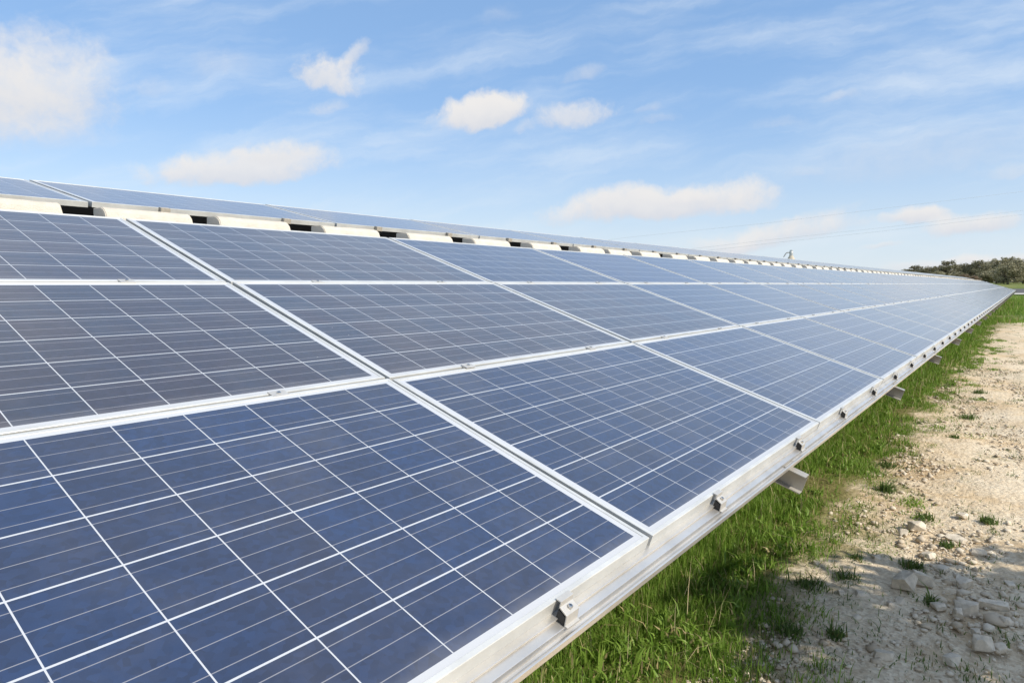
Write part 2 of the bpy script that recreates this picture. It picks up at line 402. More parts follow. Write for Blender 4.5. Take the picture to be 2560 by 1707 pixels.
for i in range(NCOL):
    cidx = FIRST + i
    yc = Y2 + (cidx - 0.5) * PW
    lab = "solar panel just off the near end of the rear row" if cidx < 0 else f"pale solar panel, {nth(cidx + 1)} from the near end, in rear row above concrete blocks"
    make_panel(A2 @ T(yc, 0.5 * PH, 0), MID, lab, "solar panels of the rear row")
YN, YF = Y0 + (FIRST - 1) * PW, Y0 + (FIRST + NCOL - 1) * PW    # ends of the array

def rail(name, A, prof, label, m='rail', y0=YN - 0.05, y1=YF + 0.05, bevel=0.0012):
    q = MB(); q.prism(prof, y0, y1, 1)
    o = q.build(name, M[m], bevel=bevel); o.matrix_world = A
    return tag(o, label, 'rail', "rails carrying the panels")
# profile in (up slope, normal): negative first value lies below the panels' lower edge
rail('mounting_rail', A1, [(0.05, -0.0322), (-0.008, -0.0322), (-0.008, -0.0347), (-0.0055, -0.0347), (-0.0055, -0.0392), (-0.010, -0.0392), (-0.027, -0.0402), (-0.028, -0.056), (-0.0405, -0.056), (-0.041, -0.0425), (-0.044, -0.041), (-0.048, -0.041), (-0.048, -0.058), (-0.030, -0.061), (-0.030, -0.081), (0.05, -0.081)],
     "wide silver rail with a channel running below the lowest panel edge")
box_prof = lambda y: [(y - 0.025, -0.0325), (y - 0.025, -0.08), (y + 0.025, -0.08), (y + 0.025, -0.0325)]
rail('mounting_rail', A1, box_prof(PH), "silver rail under the seam between bottom and middle rows")
rail('mounting_rail', A1, box_prof(2 * PH), "silver rail under the seam between middle and upper rows")
rail('mounting_rail', A1, box_prof(3 * PH - 0.06), "silver rail under the top edge of the upper row")
rail('mounting_rail', A2, box_prof(0.62), "rail set back beneath the rear row of panels")

# clamps -------------------------------------------------------------
def prof_mesh(name, prof, w, bevel=0.0006):
    q = MB(); q.prism(prof, -w / 2, w / 2, 1); return q.mesh(name, bevel=bevel)
def hexhead(name, x, y, z, r=0.0065, h=0.006):
    q = MB(); n = 6
    for k, (rr, zz) in enumerate(((r, z), (r, z + h * 0.8), (r * 0.85, z + h), (r * 0.45, z + h), (r * 0.45, z + h * 0.35))):
        for i in range(n): q.v.append((x + rr * math.cos(i * math.pi / 3), y + rr * math.sin(i * math.pi / 3), zz))
    for k in range(4):
        for i in range(n): j = (i + 1) % n; q.f.append((k * n + i, k * n + j, k * n + n + j, k * n + n + i))
    q.f.append(tuple(4 * n + i for i in range(n)))
    return q.mesh(name)
EB = prof_mesh('end_clamp_body', [(0.009, 0.0008), (0.009, 0.0032), (-0.004, 0.0032), (-0.005, -0.008), (-0.024, -0.0155), (-0.027, -0.0365), (-0.033, -0.0370), (-0.033, -0.0398), (-0.0245, -0.0398), (-0.0218, -0.0180), (-0.0028, -0.0108), (-0.0022, 0.0008)], 0.044)
ES = prof_mesh('end_clamp_hollow_shade', [(-0.0025, -0.0145), (-0.0205, -0.0210), (-0.0225, -0.0385), (-0.0025, -0.0385)], 0.0425)  # black block fills the clamp's hollow, standing in for the shade inside
EH = hexhead('end_clamp_bolt', 0, -0.0145, -0.0115, 0.0055)
MC = prof_mesh('mid_clamp_plate', [(0.016, 0.0006), (0.016, 0.0036), (-0.016, 0.0036), (-0.016, 0.0006), (-0.0062, 0.0006), (-0.0062, -0.03), (0.0062, -0.03), (0.0062, 0.0006)], 0.05)
MH = hexhead('mid_clamp_bolt', 0, 0, 0.0036, 0.006, 0.004)
TC = prof_mesh('rear_clamp_body', [(0.008, 0.0008), (0.008, 0.0035), (-0.026, 0.0035), (-0.026, -0.030), (-0.003, -0.030), (-0.003, 0.0008)], 0.055)
for i in range(NCOL - 1):
    yc = Y0 + (i - 0.5) * PW
    for h in (0, 1):
        n = 2 * i + h + 1
        if i == 0 and h == 0: continue
        mat = A1 @ T(yc + (-0.40 if h == 0 else 0.455) + rng.uniform(-0.02, 0.02), 0, 0) 
        r = empty('end_clamp', mat)
        tag(r, f"small silver end clamp on the lower panel edge, {nth(n - 1)} along from the camera", 'clamp', "end clamps along the lower edge")
        link('body', EB, M['clamp'], r)
        if i < 14: link('hollow_shade', ES, M['hollow_black'], r); link('bolt', EH, M['bolt'], r)
        else: link('hollow_shade', ES, M['hollow_black'], r)
for i in range(12):
    yc = Y0 + (i - 0.5) * PW
    for s in (1, 2):
        for h in (0, 1):
            if i == 0 and h == 0: continue
            seam = "bottom and middle" if s == 1 else "middle and upper"
            r = empty('mid_clamp', A1 @ T(yc + (-0.43 if h == 0 else 0.42) + rng.uniform(-0.03, 0.03), s * PH, 0))
            tag(r, f"flat silver clamp on seam between {seam} rows, {nth(2 * i + h)} from near end", 'clamp', "mid clamps on the seams between rows")
            link('plate', MC, M['clamp'], r); link('bolt', MH, M['bolt'], r)
for i in range(14):
    yc = Y2 + (i - 0.5) * PW
    for h in (0, 1):
        if i == 0 and h == 0: continue
        o = link('edge_clamp', TC, M['tan']); o.matrix_world = A2 @ T(yc + (-0.42 if h == 0 else 0.40) + rng.uniform(-0.03, 0.03), 0, 0)
        tag(o, f"tan clamp on the lower edge of the rear row, {nth(2 * i + h)} from the near end", 'clamp', "tan clamps on the rear row")

# supports: sloping beams whose lower ends stick out beneath the rail ------------------------------
def support_meshes():
    w, h, t = 0.052, 0.076, 0.004
    q = MB()     # C profile, open towards the camera side: flange, web, flange with small return lip
    top = -0.0818
    def cprof(): return [(0, top), (-w, top), (-w, top - t), (-t, top - t), (-t, top - h + t), (-w * 0.7, top - h + t), (-w * 0.7, top - h), (0, top - h)]
    k = len(q.v); prof = cprof(); n = len(prof)
    for y in (-0.098, 3.05):
        q.v += [(a, y, b) for a, b in prof]
    for i in range(n):
        j = (i + 1) % n; q.f.append((i, j, n + j, n + i))
    q.f.append(tuple(reversed(range(n)))); q.f.append(tuple(range(n, 2 * n)))
    return q.mesh('rafter')
RME = support_meshes()
def post_mesh(h):
    q = MB(); q.box(-0.05, 0.05, -0.04, 0.04, 0, h); return q.mesh('post')
def A1pt(y, up, n): return A1 @ Vector((y, up, n))
pf = A1pt(0, 1.45, -0.17); pb = A1pt(0, 2.75, -0.17)
P1, P2 = post_mesh(pf.z - GZ), post_mesh(pb.z - GZ)
BK = MB(); BK.box(-0.09, 0.02, -0.0400, -0.0285, -0.0560, -0.0525); BKM = BK.mesh('bracket', bevel=0.0008)
for i in range(33):
    y = 2.60 + 2.56 * i
    r = empty('support_frame', T(0, y, 0))
    tag(r, f"galvanised beam end poking out below the lower rail, {nth(i + 1)} from the camera", 'support beam', "support beams under the front table")
    o = link('rafter', RME, M['zinc'], r); o.matrix_parent_inverse = Matrix(); o.matrix_local = A1 @ T(0.04, 0, 0)
    o = link('bracket', BKM, M['zinc'], r); o.matrix_local = A1
    for me, p in ((P1, pf), (P2, pb)):
        o = link('post', me, M['zinc'], r); o.location = (p.x, 0.0, GZ)

# concrete blocks in the gap between the front table and the rear row ------------------------------
def block_mesh(seed):
    g = random.Random(seed); q = MB()
    pr = [(0.0, 0.0), (-0.003, 0.046), (-0.016, 0.074), (-0.036, 0.092), (-0.056, 0.099), (-0.150, 0.101), (-0.155, 0.0)]
    q.prism(pr, 0.0, 0.47, 0)
    me = bpy.data.meshes.new('concrete_block'); me.from_pydata(q.v, [], q.f)
    bm = bmesh.new(); bm.from_mesh(me); bmesh.ops.recalc_face_normals(bm, faces=bm.faces)
    bmesh.ops.subdivide_edges(bm, edges=[e for e in bm.edges if abs(e.verts[0].co.y - e.verts[1].co.y) > 0.3], cuts=9)
    bmesh.ops.bevel(bm, geom=[e for e in bm.edges if len(e.link_faces) == 2 and e.calc_face_angle(0) > 1.2], offset=0.004, segments=2, affect='EDGES')
    for v in bm.verts: v.co += Vector((g.uniform(-1, 1), g.uniform(-1, 1), g.uniform(-1, 1))) * 0.0014
    bm.to_mesh(me); bm.free(); return me
BLK = [block_mesh(s) for s in range(4)]
starts = [0.30, 0.755, 1.411, 1.987, 2.684, 3.43, 4.159, 4.946, 5.772, 6.375, 7.125, 7.981, 8.737, 9.537, 10.312, 10.919]
starts = starts[1:]
lens = [0.47, 0.428, 0.446, 0.455, 0.465, 0.471, 0.468, 0.485, 0.49, 0.485, 0.465, 0.504, 0.501, 0.392, 0.507]
y = 11.62
while y < YF - 0.5:
    starts.append(y); lens.append(0.47); y += rng.choice([0.66, 0.72, 0.78, 0.82])
BX, BZ = -3.535, 0.275
for i, (a, l) in enumerate(zip(starts, lens)):
    o = link('concrete_block', BLK[i % 4], M['concrete'])
    o.location = (BX + rng.uniform(-0.006, 0.006), a, BZ); o.scale = (1, l / 0.47, 1 + rng.uniform(-0.03, 0.03)); o.rotation_euler = (rng.uniform(-.004, .004), 0, rng.uniform(-.008, .008))
    tag(o, f"cream concrete block with rounded front edge behind the upper row, {nth(i + 1)} from the near end", 'concrete block', "concrete blocks along the top of the front table")
q = MB(); q.box(-3.66, -3.50, YN, YF, 0.20, 0.273)
tag(q.build('bearer_beam', M['zinc'], bevel=0.002), "long steel bearer beam under the row of concrete blocks", 'beam')
q = MB()      # added sheets that block light, so the space under the rear row stays black
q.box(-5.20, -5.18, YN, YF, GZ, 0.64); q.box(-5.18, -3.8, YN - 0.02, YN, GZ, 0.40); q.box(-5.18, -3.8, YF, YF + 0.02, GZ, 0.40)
tag(q.build('light_block_sheet', M['sheet']), "added dark sheet blocking light from the space beneath the rear row", 'light blocker')
# ------------------------------------------------------------------ thing behind the array, power lines
def build_post():
    d = ray(1978, 639); k = 24.0 / d.y; p = d * k; x, y, z = p
    s = 0.82 * (d * k).length / F                         # metres per photograph pixel at that distance
    r = empty('utility_post', T(x, y, gz(x, y)))
    tag(r, "small grey cylindrical fitting with bent side arm standing up behind the rear row", 'post fitting')
    h = z - gz(x, y)
    q = MB(); q.tube([(0, 0, 0), (0, 0, h - 12 * s)], 0.05, 12); q.build('post', M['post'], r, smooth=False)
    q = MB(); q.tube([(0, 0, h - 18 * s), (0, 0, h - 15 * s), (0, 0, h - 2 * s), (0, 0, h)], [16 * s, 13 * s, 6 * s, 5 * s], 16); q.build('base', M['cone'], r)
    q = MB(); q.tube([(0, 0, h - 2 * s), (0, 0, h + 9 * s), (0, 0, h + 10 * s), (0, 0, h + 15 * s), (0, 0, h + 16 * s)], [5.2 * s, 5.2 * s, 4.8 * s, 4.6 * s, 2.5 * s], 18); q.build('head', plain('galvanised_head', (0.62, 0.64, 0.62), 0.35, 0.5), r)
    rt = (CM @ Vector((1, 0, 0))).normalized()
    q = MB(); q.tube([rt * (-4 * s) + Vector((0, 0, h + 9 * s)), rt * (-12 * s) + Vector((0, 0, h + 8 * s)), rt * (-15 * s) + Vector((0, 0, h + 6 * s)), rt * (-21 * s) + Vector((0, 0, h - 4 * s))], [1.6 * s, 1.5 * s, 1.4 * s, 1.2 * s], 10); q.build('arm', M['post'], r)
build_post()
LN = [[(1500, 603), (1566, 594), (1920, 557.6), (2260, 515), (2560, 478.6), (2700, 458)], [(1740, 621), (1920, 600), (2214, 568.5), (2560, 526), (2700, 507)], [(1740, 630), (1920, 609), (2214, 577), (2560, 536), (2700, 518)]]
for i, pts in enumerate(LN):
    P = []
    for (x, y) in pts:
        d = ray(x, y); P.append(d * ((78.0 + 0.0 * i) / (d.y * 0.9 - d.x * 0.44)))
    e = P[0] + (P[0] - P[1]).normalized() * 30; P.insert(0, e); P.append(P[-1] + (P[-1] - P[-2]).normalized() * 40)
    q = MB(); q.tube(P, 0.010, 5)
    tag(q.build('power_cable', M['wire']), ["thin overhead power cable, uppermost of three crossing the sky", "thin overhead power cable, middle one of three crossing the sky", "thin overhead power cable, lowest of three crossing the sky"][i], 'power line', "overhead power cables")

# ------------------------------------------------------------------ grass, weeds, pebbles
def blade_material(name, dark, light, dry):
    m, N, p = material(name)
    r = N.new('ShaderNodeNewGeometry').outputs['Random Per Island']
    c = N.mix(r, col(*dark), col(*light))
    c = N.mix(N.math('GREATER_THAN', N.math('FRACT', N.math('MULTIPLY', r, 37.7)), 0.93), c, col(*dry))
    N.put(p.inputs['Base Color'], c); p.inputs['Roughness'].default_value = 0.5; p.inputs['Specular IOR Level'].default_value = 0.3
    tr = N.new('ShaderNodeBsdfTranslucent'); N.put(tr.inputs[0], c)
    mx = N.new('ShaderNodeMixShader'); mx.inputs[0].default_value = 0.35
    N.l.new(p.outputs[0], mx.inputs[1]); N.l.new(tr.outputs[0], mx.inputs[2]); N.l.new(mx.outputs[0], N.n['Material Output'].inputs[0])
    return m
M['grass'] = blade_material('grass_blades', (0.125, 0.235, 0.025), (0.30, 0.44, 0.08), (0.55, 0.45, 0.23))
M['weed'] = blade_material('weed_leaves', (0.07, 0.13, 0.03), (0.18, 0.25, 0.07), (0.30, 0.25, 0.11))
def blades(P, h, w, rs, lean=0.5):
    """P (n,3) roots, h and w (n,): bent blades of two quads and a tip"""
    n = len(P); a = rs.uniform(0, 2 * np.pi, n); side = np.stack([np.cos(a), np.sin(a), 0 * a], 1)
    b = rs.uniform(0, 2 * np.pi, n); k = np.abs(rs.normal(0, lean, n)); ld = np.stack([np.cos(b), np.sin(b), 0 * b], 1)
    h = h[:, None]; w = w[:, None]; k = k[:, None]; zz = np.array([[0, 0, 1.0]])
    m1 = P + zz * h * 0.5 + ld * h * k * 0.22
    tp = P + zz * h * (1 - 0.25 * np.minimum(k, 1.5)) + ld * h * k * 0.75
    V = np.stack([P - side * w, P + side * w, m1 + side * w * 0.8, m1 - side * w * 0.8, tp], 1).reshape(-1, 3)
    i = np.arange(n)[:, None] * 5
    L = np.concatenate([i + np.array([[0, 1, 2, 3]]), i + np.array([[3, 2, 4]])], 1).ravel()
    return V, L, np.tile([4, 3], n)
rs = np.random.RandomState(5)
def edge_np(y): return -1.035 + 0.07 * np.sin(y * 1.9) + 0.05 * np.sin(y * 4.3 + 1) + 0.12 * np.sin(y * 0.31 + 2) + np.maximum(0, (y - 30) * 0.02) - 0.02 * np.clip((3.3 - y) / 0.9, 0, 1) - 0.06 * np.exp(-((y - 3.6) / 0.5) ** 2)
def lumps(x, y): return (np.sin(x * 7.1 + np.sin(y * 3.3) * 2) + np.sin(y * 5.7 + x * 3.1 + 1.3) + np.sin(x * 15 - y * 11)) / 3
def grass_field():
    parts = []
    for (y0, y1, xa, dens, hh, ww) in ((1.5, 4.0, -2.1, 19000, 0.082, 0.0017), (4.0, 8.0, -2.2, 8500, 0.088, 0.0023), (8.0, 16.0, -2.4, 3800, 0.11, 0.0036), (16.0, 38.0, -2.6, 1300, 0.12, 0.007)):
        n = int((y1 - y0) * 1.7 * dens)
        y = rs.uniform(y0, y1, n); x = rs.uniform(xa, -0.55, n)
        e = edge_np(y); keep = (x < e + rs.normal(0, 0.05, n) + 0.09 * lumps(x, y)) & (rs.uniform(0, 1, n) < 0.75 + 0.5 * lumps(x, y))
        x, y = x[keep], y[keep]; n = len(x)
        edge_f = np.clip((edge_np(y) - x) / 0.35, 0.45, 1)
        h = hh * rs.lognormal(0, 0.42, n) * edge_f * (1 + 0.6 * lumps(x * 0.9, y * 0.8))
        parts.append(blades(np.stack([x, y, np.full(n, GZ - 0.004)], 1), h, np.full(n, ww) * rs.uniform(0.7, 1.5, n), rs, 0.55))
    for _ in range(46):       # flat low patches further out on the track
        y0 = 3.4 + 22 * rs.uniform() ** 1.3; x0 = edge_np(np.array(y0)) + rs.uniform(0.1, 0.75); k = rs.randint(60, 260); r = rs.uniform(0.05, 0.13)
        P = np.stack([x0 + rs.normal(0, r * 0.8, k), y0 + rs.normal(0, r * 1.2, k), np.full(k, GZ - 0.003)], 1)
        parts.append(blades(P, 0.022 * rs.lognormal(0, 0.4, k), np.full(k, 0.0024) * (1 + y0 / 12), rs, 1.2))
    for _ in range(150):      # mats of short grass creeping out over the gravel
        y0 = 2.6 + 28 * rs.uniform() ** 1.5; x0 = edge_np(np.array(y0)) + abs(rs.normal(0, 0.16)); r = rs.uniform(0.03, 0.12); k = int(9000 * r * r) + 25
        P = np.stack([x0 + rs.normal(0, r * 0.6, k), y0 + rs.normal(0, r, k), np.full(k, GZ - 0.003)], 1)
        parts.append(blades(P, 0.045 * rs.lognormal(0, 0.4, k), np.full(k, 0.0022) * (1 + y0 / 12), rs, 0.8))
    # broad leaves and clover growing among the blades, and dry straws standing out of them
    for _ in range(420):
        y0 = 1.9 + 14 * rs.uniform() ** 1.7; x0 = edge_np(np.array(y0)) - abs(rs.normal(0.08, 0.25)); k = rs.randint(8, 26); r = rs.uniform(0.015, 0.05)
        P = np.stack([x0 + rs.normal(0, r, k), y0 + rs.normal(0, r, k), np.full(k, GZ + rs.uniform(0.01, 0.05))], 1)
        parts.append(blades(P, 0.05 * rs.lognormal(0, 0.3, k), 0.006 * rs.uniform(0.6, 1.3, k), rs, 1.3))
    off = 0; VV, LL, SS = [], [], []
    for V, L, Sz in parts: VV.append(V); LL.append(L + off); SS.append(Sz); off += len(V)
    o = link('grass', np_mesh('grass', np.concatenate(VV), np.concatenate(LL), np.concatenate(SS)), M['grass'])
    tag(o, "green grass strip growing between the panels and the gravel path", 'grass', kind='stuff')
    n = 420; y = 1.9 + 16 * rs.uniform(0, 1, n) ** 1.6; x = edge_np(y) - np.abs(rs.normal(0.0, 0.3, n)) + 0.05
    V, L, Sz = blades(np.stack([x, y, np.full(n, GZ)], 1), 0.14 * rs.lognormal(0, 0.35, n), np.full(n, 0.0013) * (1 + y / 10), rs, 0.7)
    o = link('dry_straw', np_mesh('dry_straw', V, L, Sz), plain('dry_straw', (0.50, 0.41, 0.24), 0.8, 0, 0.25, 20.0)); tag(o, "dry straw stalks standing among the green grass", 'straw', kind='stuff')
    # meadow beyond the path: clumps of long blades over a wide area
    n = 60000; y = 30 + 82 * rs.uniform(0, 1, n) ** 1.3; x = rs.uniform(-2.5, 6, n)
    keep = lumps(x * 0.22, y * 0.12) + 0.3 * rs.normal(0, 1, n) + 0.5 * np.minimum((y - 40) / 8, 1) > 0.15; x, y = x[keep], y[keep]; n = len(x)
    V, L, Sz = blades(np.stack([x, y, np.array([gz(a, b) for a, b in zip(x, y)]) - 0.01], 1), 0.16 * rs.lognormal(0, 0.4, n), np.full(n, 0.014), rs, 0.6)
    o = link('meadow_grass', np_mesh('meadow_grass', V, L, Sz), M['grass']); tag(o, "patchy green meadow grass beyond the end of the path", 'grass', kind='stuff')
    # thin low growth scattered over the path
    cx = np.concatenate([rs.uniform(-1.0, 0.35, 380), -0.95 + np.abs(rs.normal(0, 0.16, 420))]); cy = 2.3 + 32 * rs.uniform(0, 1, 800) ** 1.7; P = []
    for a, b in zip(cx, cy):
        k = rs.randint(6, 30); s = rs.uniform(0.015, 0.06)
        P.append(np.stack([a + rs.normal(0, s, k), b + rs.normal(0, s * 1.6, k), np.full(k, GZ - 0.003)], 1))
    P = np.concatenate(P); n = len(P)
    V, L, Sz = blades(P, 0.026 * rs.lognormal(0, 0.4, n), np.full(n, 0.0026), rs, 1.0)
    o = link('low_growth', np_mesh('low_growth', V, L, Sz), M['weed']); tag(o, "thin low weeds sprouting through the gravel path", 'weeds', kind='stuff')
grass_field()

def pebble_material():
    m, N, p = material('limestone_pebbles')
    r = N.new('ShaderNodeNewGeometry').outputs['Random Per Island']
    c = N.mix(r, col(0.48, 0.38, 0.26), col(0.78, 0.69, 0.55))
    n = N.noise(N.new('ShaderNodeTexCoord').outputs['Object'], 60, 4.0)
    c = N.mix(N.math('MULTIPLY', n, 0.4), c, col(0.50, 0.43, 0.33))
    N.put(p.inputs['Base Color'], c); p.inputs['Roughness'].default_value = 0.9; p.inputs['Specular IOR Level'].default_value = 0.2
    return m
M['pebble'] = pebble_material()
def pebbles():
    t = (1 + 5 ** .5) / 2
    ico = np.array([(-1, t, 0), (1, t, 0), (-1, -t, 0), (1, -t, 0), (0, -1, t), (0, 1, t), (0, -1, -t), (0, 1, -t), (t, 0, -1), (t, 0, 1), (-t, 0, -1), (-t, 0, 1)]) / 1.902
    tri = np.array([(0, 11, 5), (0, 5, 1), (0, 1, 7), (0, 7, 10), (0, 10, 11), (1, 5, 9), (5, 11, 4), (11, 10, 2), (10, 7, 6), (7, 1, 8), (3, 9, 4), (3, 4, 2), (3, 2, 6), (3, 6, 8), (3, 8, 9), (4, 9, 5), (2, 4, 11), (6, 2, 10), (8, 6, 7), (9, 8, 1)])
    n = 27000
    y = 2.0 + 16 * rs.uniform(0, 1, n) ** 1.9; x = edge_np(y) + 0.08 + rs.uniform(0, 1.5, n)
    # stones gather in patches, most of them by the rocks at the near end
    keep = rs.uniform(0, 1, n) < 0.45 + 0.45 * lumps(x * 0.6, y * 0.5) + 0.35 * np.exp(-((x + 0.1) / 0.4) ** 2 - ((y - 4.2) / 1.1) ** 2)
    x, y = x[keep], y[keep]; n = len(x)
    s = 0.0042 * rs.lognormal(0, 0.62, n) * (1 + 0.05 * y); s = np.minimum(s, 0.021)
    s = s * (1 + 0.7 * np.exp(-((x + 0.1) / 0.35) ** 2 - ((y - 3.9) / 0.8) ** 2) * (rs.uniform(0, 1, n) < 0.25))
    V = ico[None] * (1 + rs.uniform(-0.42, 0.42, (n, 12, 1))) * np.stack([s * rs.uniform(0.8, 1.6, n), s * rs.uniform(0.8, 1.6, n), s * rs.uniform(0.4, 0.9, n)], 1)[:, None]
    V = V + np.stack([x, y, np.full(n, GZ) + s * 0.25], 1)[:, None]
    L = (np.arange(n)[:, None, None] * 12 + tri[None]).ravel()
    o = link('gravel', np_mesh('gravel', V.reshape(-1, 3), L, np.full(n * 20, 3)), M['pebble'])
    tag(o, "loose pale limestone gravel strewn over the path", 'gravel', kind='stuff')
pebbles()

M['rock'] = plain('limestone_rock', (0.68, 0.60, 0.48), 0.9, 0, 0.22, 22.0, 0.2, 0.6, 120.0)
def rock(x, y, sx, sy, sz, rot, seed, label):
    g = random.Random(seed); bm = bmesh.new()
    for _ in range(16):
        v = Vector((g.gauss(0, 1), g.gauss(0, 1), g.gauss(0, 1))).normalized()
        e = 0.62; v = Vector([math.copysign(abs(c) ** e, c) for c in v])
        bm.verts.new((v.x * sx / 2 * 1.05, v.y * sy / 2 * 1.05, v.z * sz / 2))
    r = bmesh.ops.convex_hull(bm, input=bm.verts)
    bmesh.ops.delete(bm, geom=[v for v in bm.verts if not v.link_faces], context='VERTS')
    bmesh.ops.dissolve_limit(bm, angle_limit=0.35, verts=list(bm.verts), edges=list(bm.edges))
    bmesh.ops.bevel(bm, geom=list(bm.edges), offset=min(sx, sy, sz) * 0.05, segments=2, affect='EDGES', profile=0.6, clamp_overlap=True)
    me = bpy.data.meshes.new('rock'); bm.to_mesh(me); bm.free()
    o = link('rock', me, M['rock']); o.location = (x, y, GZ + sz * 0.30); o.rotation_euler = (g.uniform(-.15, .15), g.uniform(-.15, .15), rot)
    return tag(o, label, 'rock', "pale rocks on the gravel path")
def gpt(x, y):
    d = ray(x, y); k = GZ / d.z; return d.x * k, d.y * k
ROCKS = [  # pixel of the middle of the base, width, depth, height in m, label
    (2265, 1478, .128, .10, .125, "largest pale rock on the path, tall blocky front one of a pair"),
    (2303, 1462, .100, .09, .100, "blocky pale rock right behind the largest rock on the path"),
    (2405, 1462, .098, .08, .050, "flat oval stone to the right of the two largest rocks"),
    (2418, 1532, .110, .07, .075, "pale stone with mossy foot at the right of the path"),
    (2398, 1542, .050, .045, .055, "small stone leaning on the left of the mossy footed stone"),
    (2488, 1520, .165, .07, .055, "long low stone beside the mossy footed stone near the right picture edge"),
    (2346, 1522, .075, .06, .045, "small stone with sloping top between big pair and mossy footed stone"),
    (2455, 1622, .088, .07, .080, "angular upright stone near the lower right of the path"),
    (2210, 1645, .080, .05, .042, "oval stone lying alone in the shaded foreground"),
    (2515, 1558, .055, .05, .040, "small square stone right of the long low stone"),
    (2150, 1492, .075, .05, .040, "small white stone on the shaded soil left of the largest rock"),
    (2102, 1490, .035, .04, .038, "little rounded stone next to the weeds left of the largest rock"),
    (2250, 1507, .045, .04, .040, "yellowish little stone under the front of the largest rock"),
    (2228, 1517, .038, .04, .035, "pale little stone left of the yellowish one"),
    (2235, 1428, .065, .05, .030, "thin flat stone at the upper edge of the big shadow"),
    (2355, 1425, .070, .06, .032, "thin flat stone behind the right of the blocky pair"),
    (2190, 1402, .050, .05, .050, "white stone in sunlight left of the shadow edge"),
    (2290, 1322, .105, .09, .065, "bright sunlit block of stone beyond the shadow on the path"),
    (2258, 1335, .060, .05, .040, "small white stone touching the left of the sunlit block"),
    (2390, 1352, .110, .10, .040, "flat slab of sunlit stone right of the sunlit block"),
    (2320, 1392, .080, .06, .035, "pale slab of stone half sunk just above the shadow"),
    (2445, 1385, .090, .06, .040, "sunlit stone with dark hollow at its left near right edge"),
    (2405, 1292, .080, .06, .035, "far flat stone at the top of the stony patch"),
    (2380, 1655, .075, .06, .040, "small stone near the bottom of the picture at right"),
    (2040, 1416, .040, .04, .045, "little pale stone by the edge of the grass"),
    (2525, 1465, .055, .05, .035, "small rounded stone at the right picture edge above the long stone"),
    (2440, 1585, .045, .04, .035, "small stone above the angular upright stone"),
    (2500, 1625, .050, .05, .040, "small stone to the right of the angular upright stone")]
for i, (px, py, a, b, c, lab) in enumerate(ROCKS):
    x, y = gpt(px, py); rock(x, y, a * 1.1, b * 1.1, c * 1.1, YAW + random.Random(i).uniform(-.5, .5), 40 + i, lab)

def weed(px, py, r, n, h, label, seed):
    q = np.random.RandomState(seed); x, y = gpt(px, py)
    P = np.stack([q.normal(0, r * 0.30, n), q.normal(0, r * 0.32, n), np.full(n, -0.004)], 1)
    V, L, Sz = blades(P, h * q.lognormal(0, 0.35, n), 0.0034 * q.uniform(0.6, 1.6, n), q, 0.9)
    o = link('weed_tuft', np_mesh('weed_tuft', V, L, Sz), M['weed']); o.location = (x, y, GZ)
    tag(o, label, 'weed', "weed tufts on the path")
WEEDS = [
    (2215, 1228, .09, 190, .06, "bushy dark weed tuft on open gravel right of the grass strip"),
    (2385, 1098, .09, 150, .045, "weed tuft with spreading leaves in the middle of the path"),
    (2215, 1165, .12, 170, .035, "low wide weed patch on gravel behind the bushy tuft"),
    (2280, 1420, .10, 170, .05, "shaded weed tuft behind the two largest rocks"),
    (2110, 1452, .13, 230, .05, "shaded weed patch between grass strip and largest rock"),
    (2020, 1470, .13, 240, .05, "dark weed patch at the tip of the shadow beside the grass"),
    (1980, 1585, .08, 120, .05, "left dark weed tuft on the shaded foreground gravel"),
    (2090, 1592, .07, 110, .05, "right dark weed tuft on the shaded foreground gravel"),
    (2470, 1305, .08, 160, .04, "green weed tuft among stones near the right picture edge"),
    (2365, 1365, .07, 110, .04, "weed tuft in front of the flat sunlit slab"),
    (2310, 1295, .10, 130, .035, "low weed tuft left of the far flat stone"),
    (2330, 1510, .06, 80, .045, "shaded weed tuft in front of the blocky pair"),
    (2420, 1045, .16, 160, .05, "broad weed patch by the path beyond the spreading tuft"),
    (2140, 1405, .07, 110, .045, "weed tuft beside the white stone left of the shadow"),
    (2450, 985, .13, 240, .06, "wide grassy tuft reaching into the path from the strip")]
for i, (px, py, r, n, h, lab) in enumerate(WEEDS): weed(px, py, r, n, h, lab, 70 + i)

# ------------------------------------------------------------------ trees
def leaf_material(name, a, b):
    m, N, p = material(name)
    r = N.new('ShaderNodeNewGeometry').outputs['Random Per Island']
    oi = N.new('ShaderNodeObjectInfo')
    c = N.mix(r, col(*a), col(*b))
    k = N.new('ShaderNodeVectorMath', operation='SCALE'); N.put(k.inputs[0], c); N.put(k.inputs['Scale'], N.math('ADD', 0.8, N.math('MULTIPLY', oi.outputs['Random'], 0.45)))
    N.put(p.inputs['Base Color'], k.outputs[0]); p.inputs['Roughness'].default_value = 0.55; p.inputs['Specular IOR Level'].default_value = 0.35
    return m
M['olive'] = leaf_material('olive_leaves', (0.16, 0.15, 0.080), (0.36, 0.33, 0.21))
M['dry'] = leaf_material('dry_twigs', (0.20, 0.14, 0.09), (0.32, 0.24, 0.16))
M['bark'] = plain('olive_bark', (0.10, 0.085, 0.065), 0.95, 0, 0.3, 6.0)
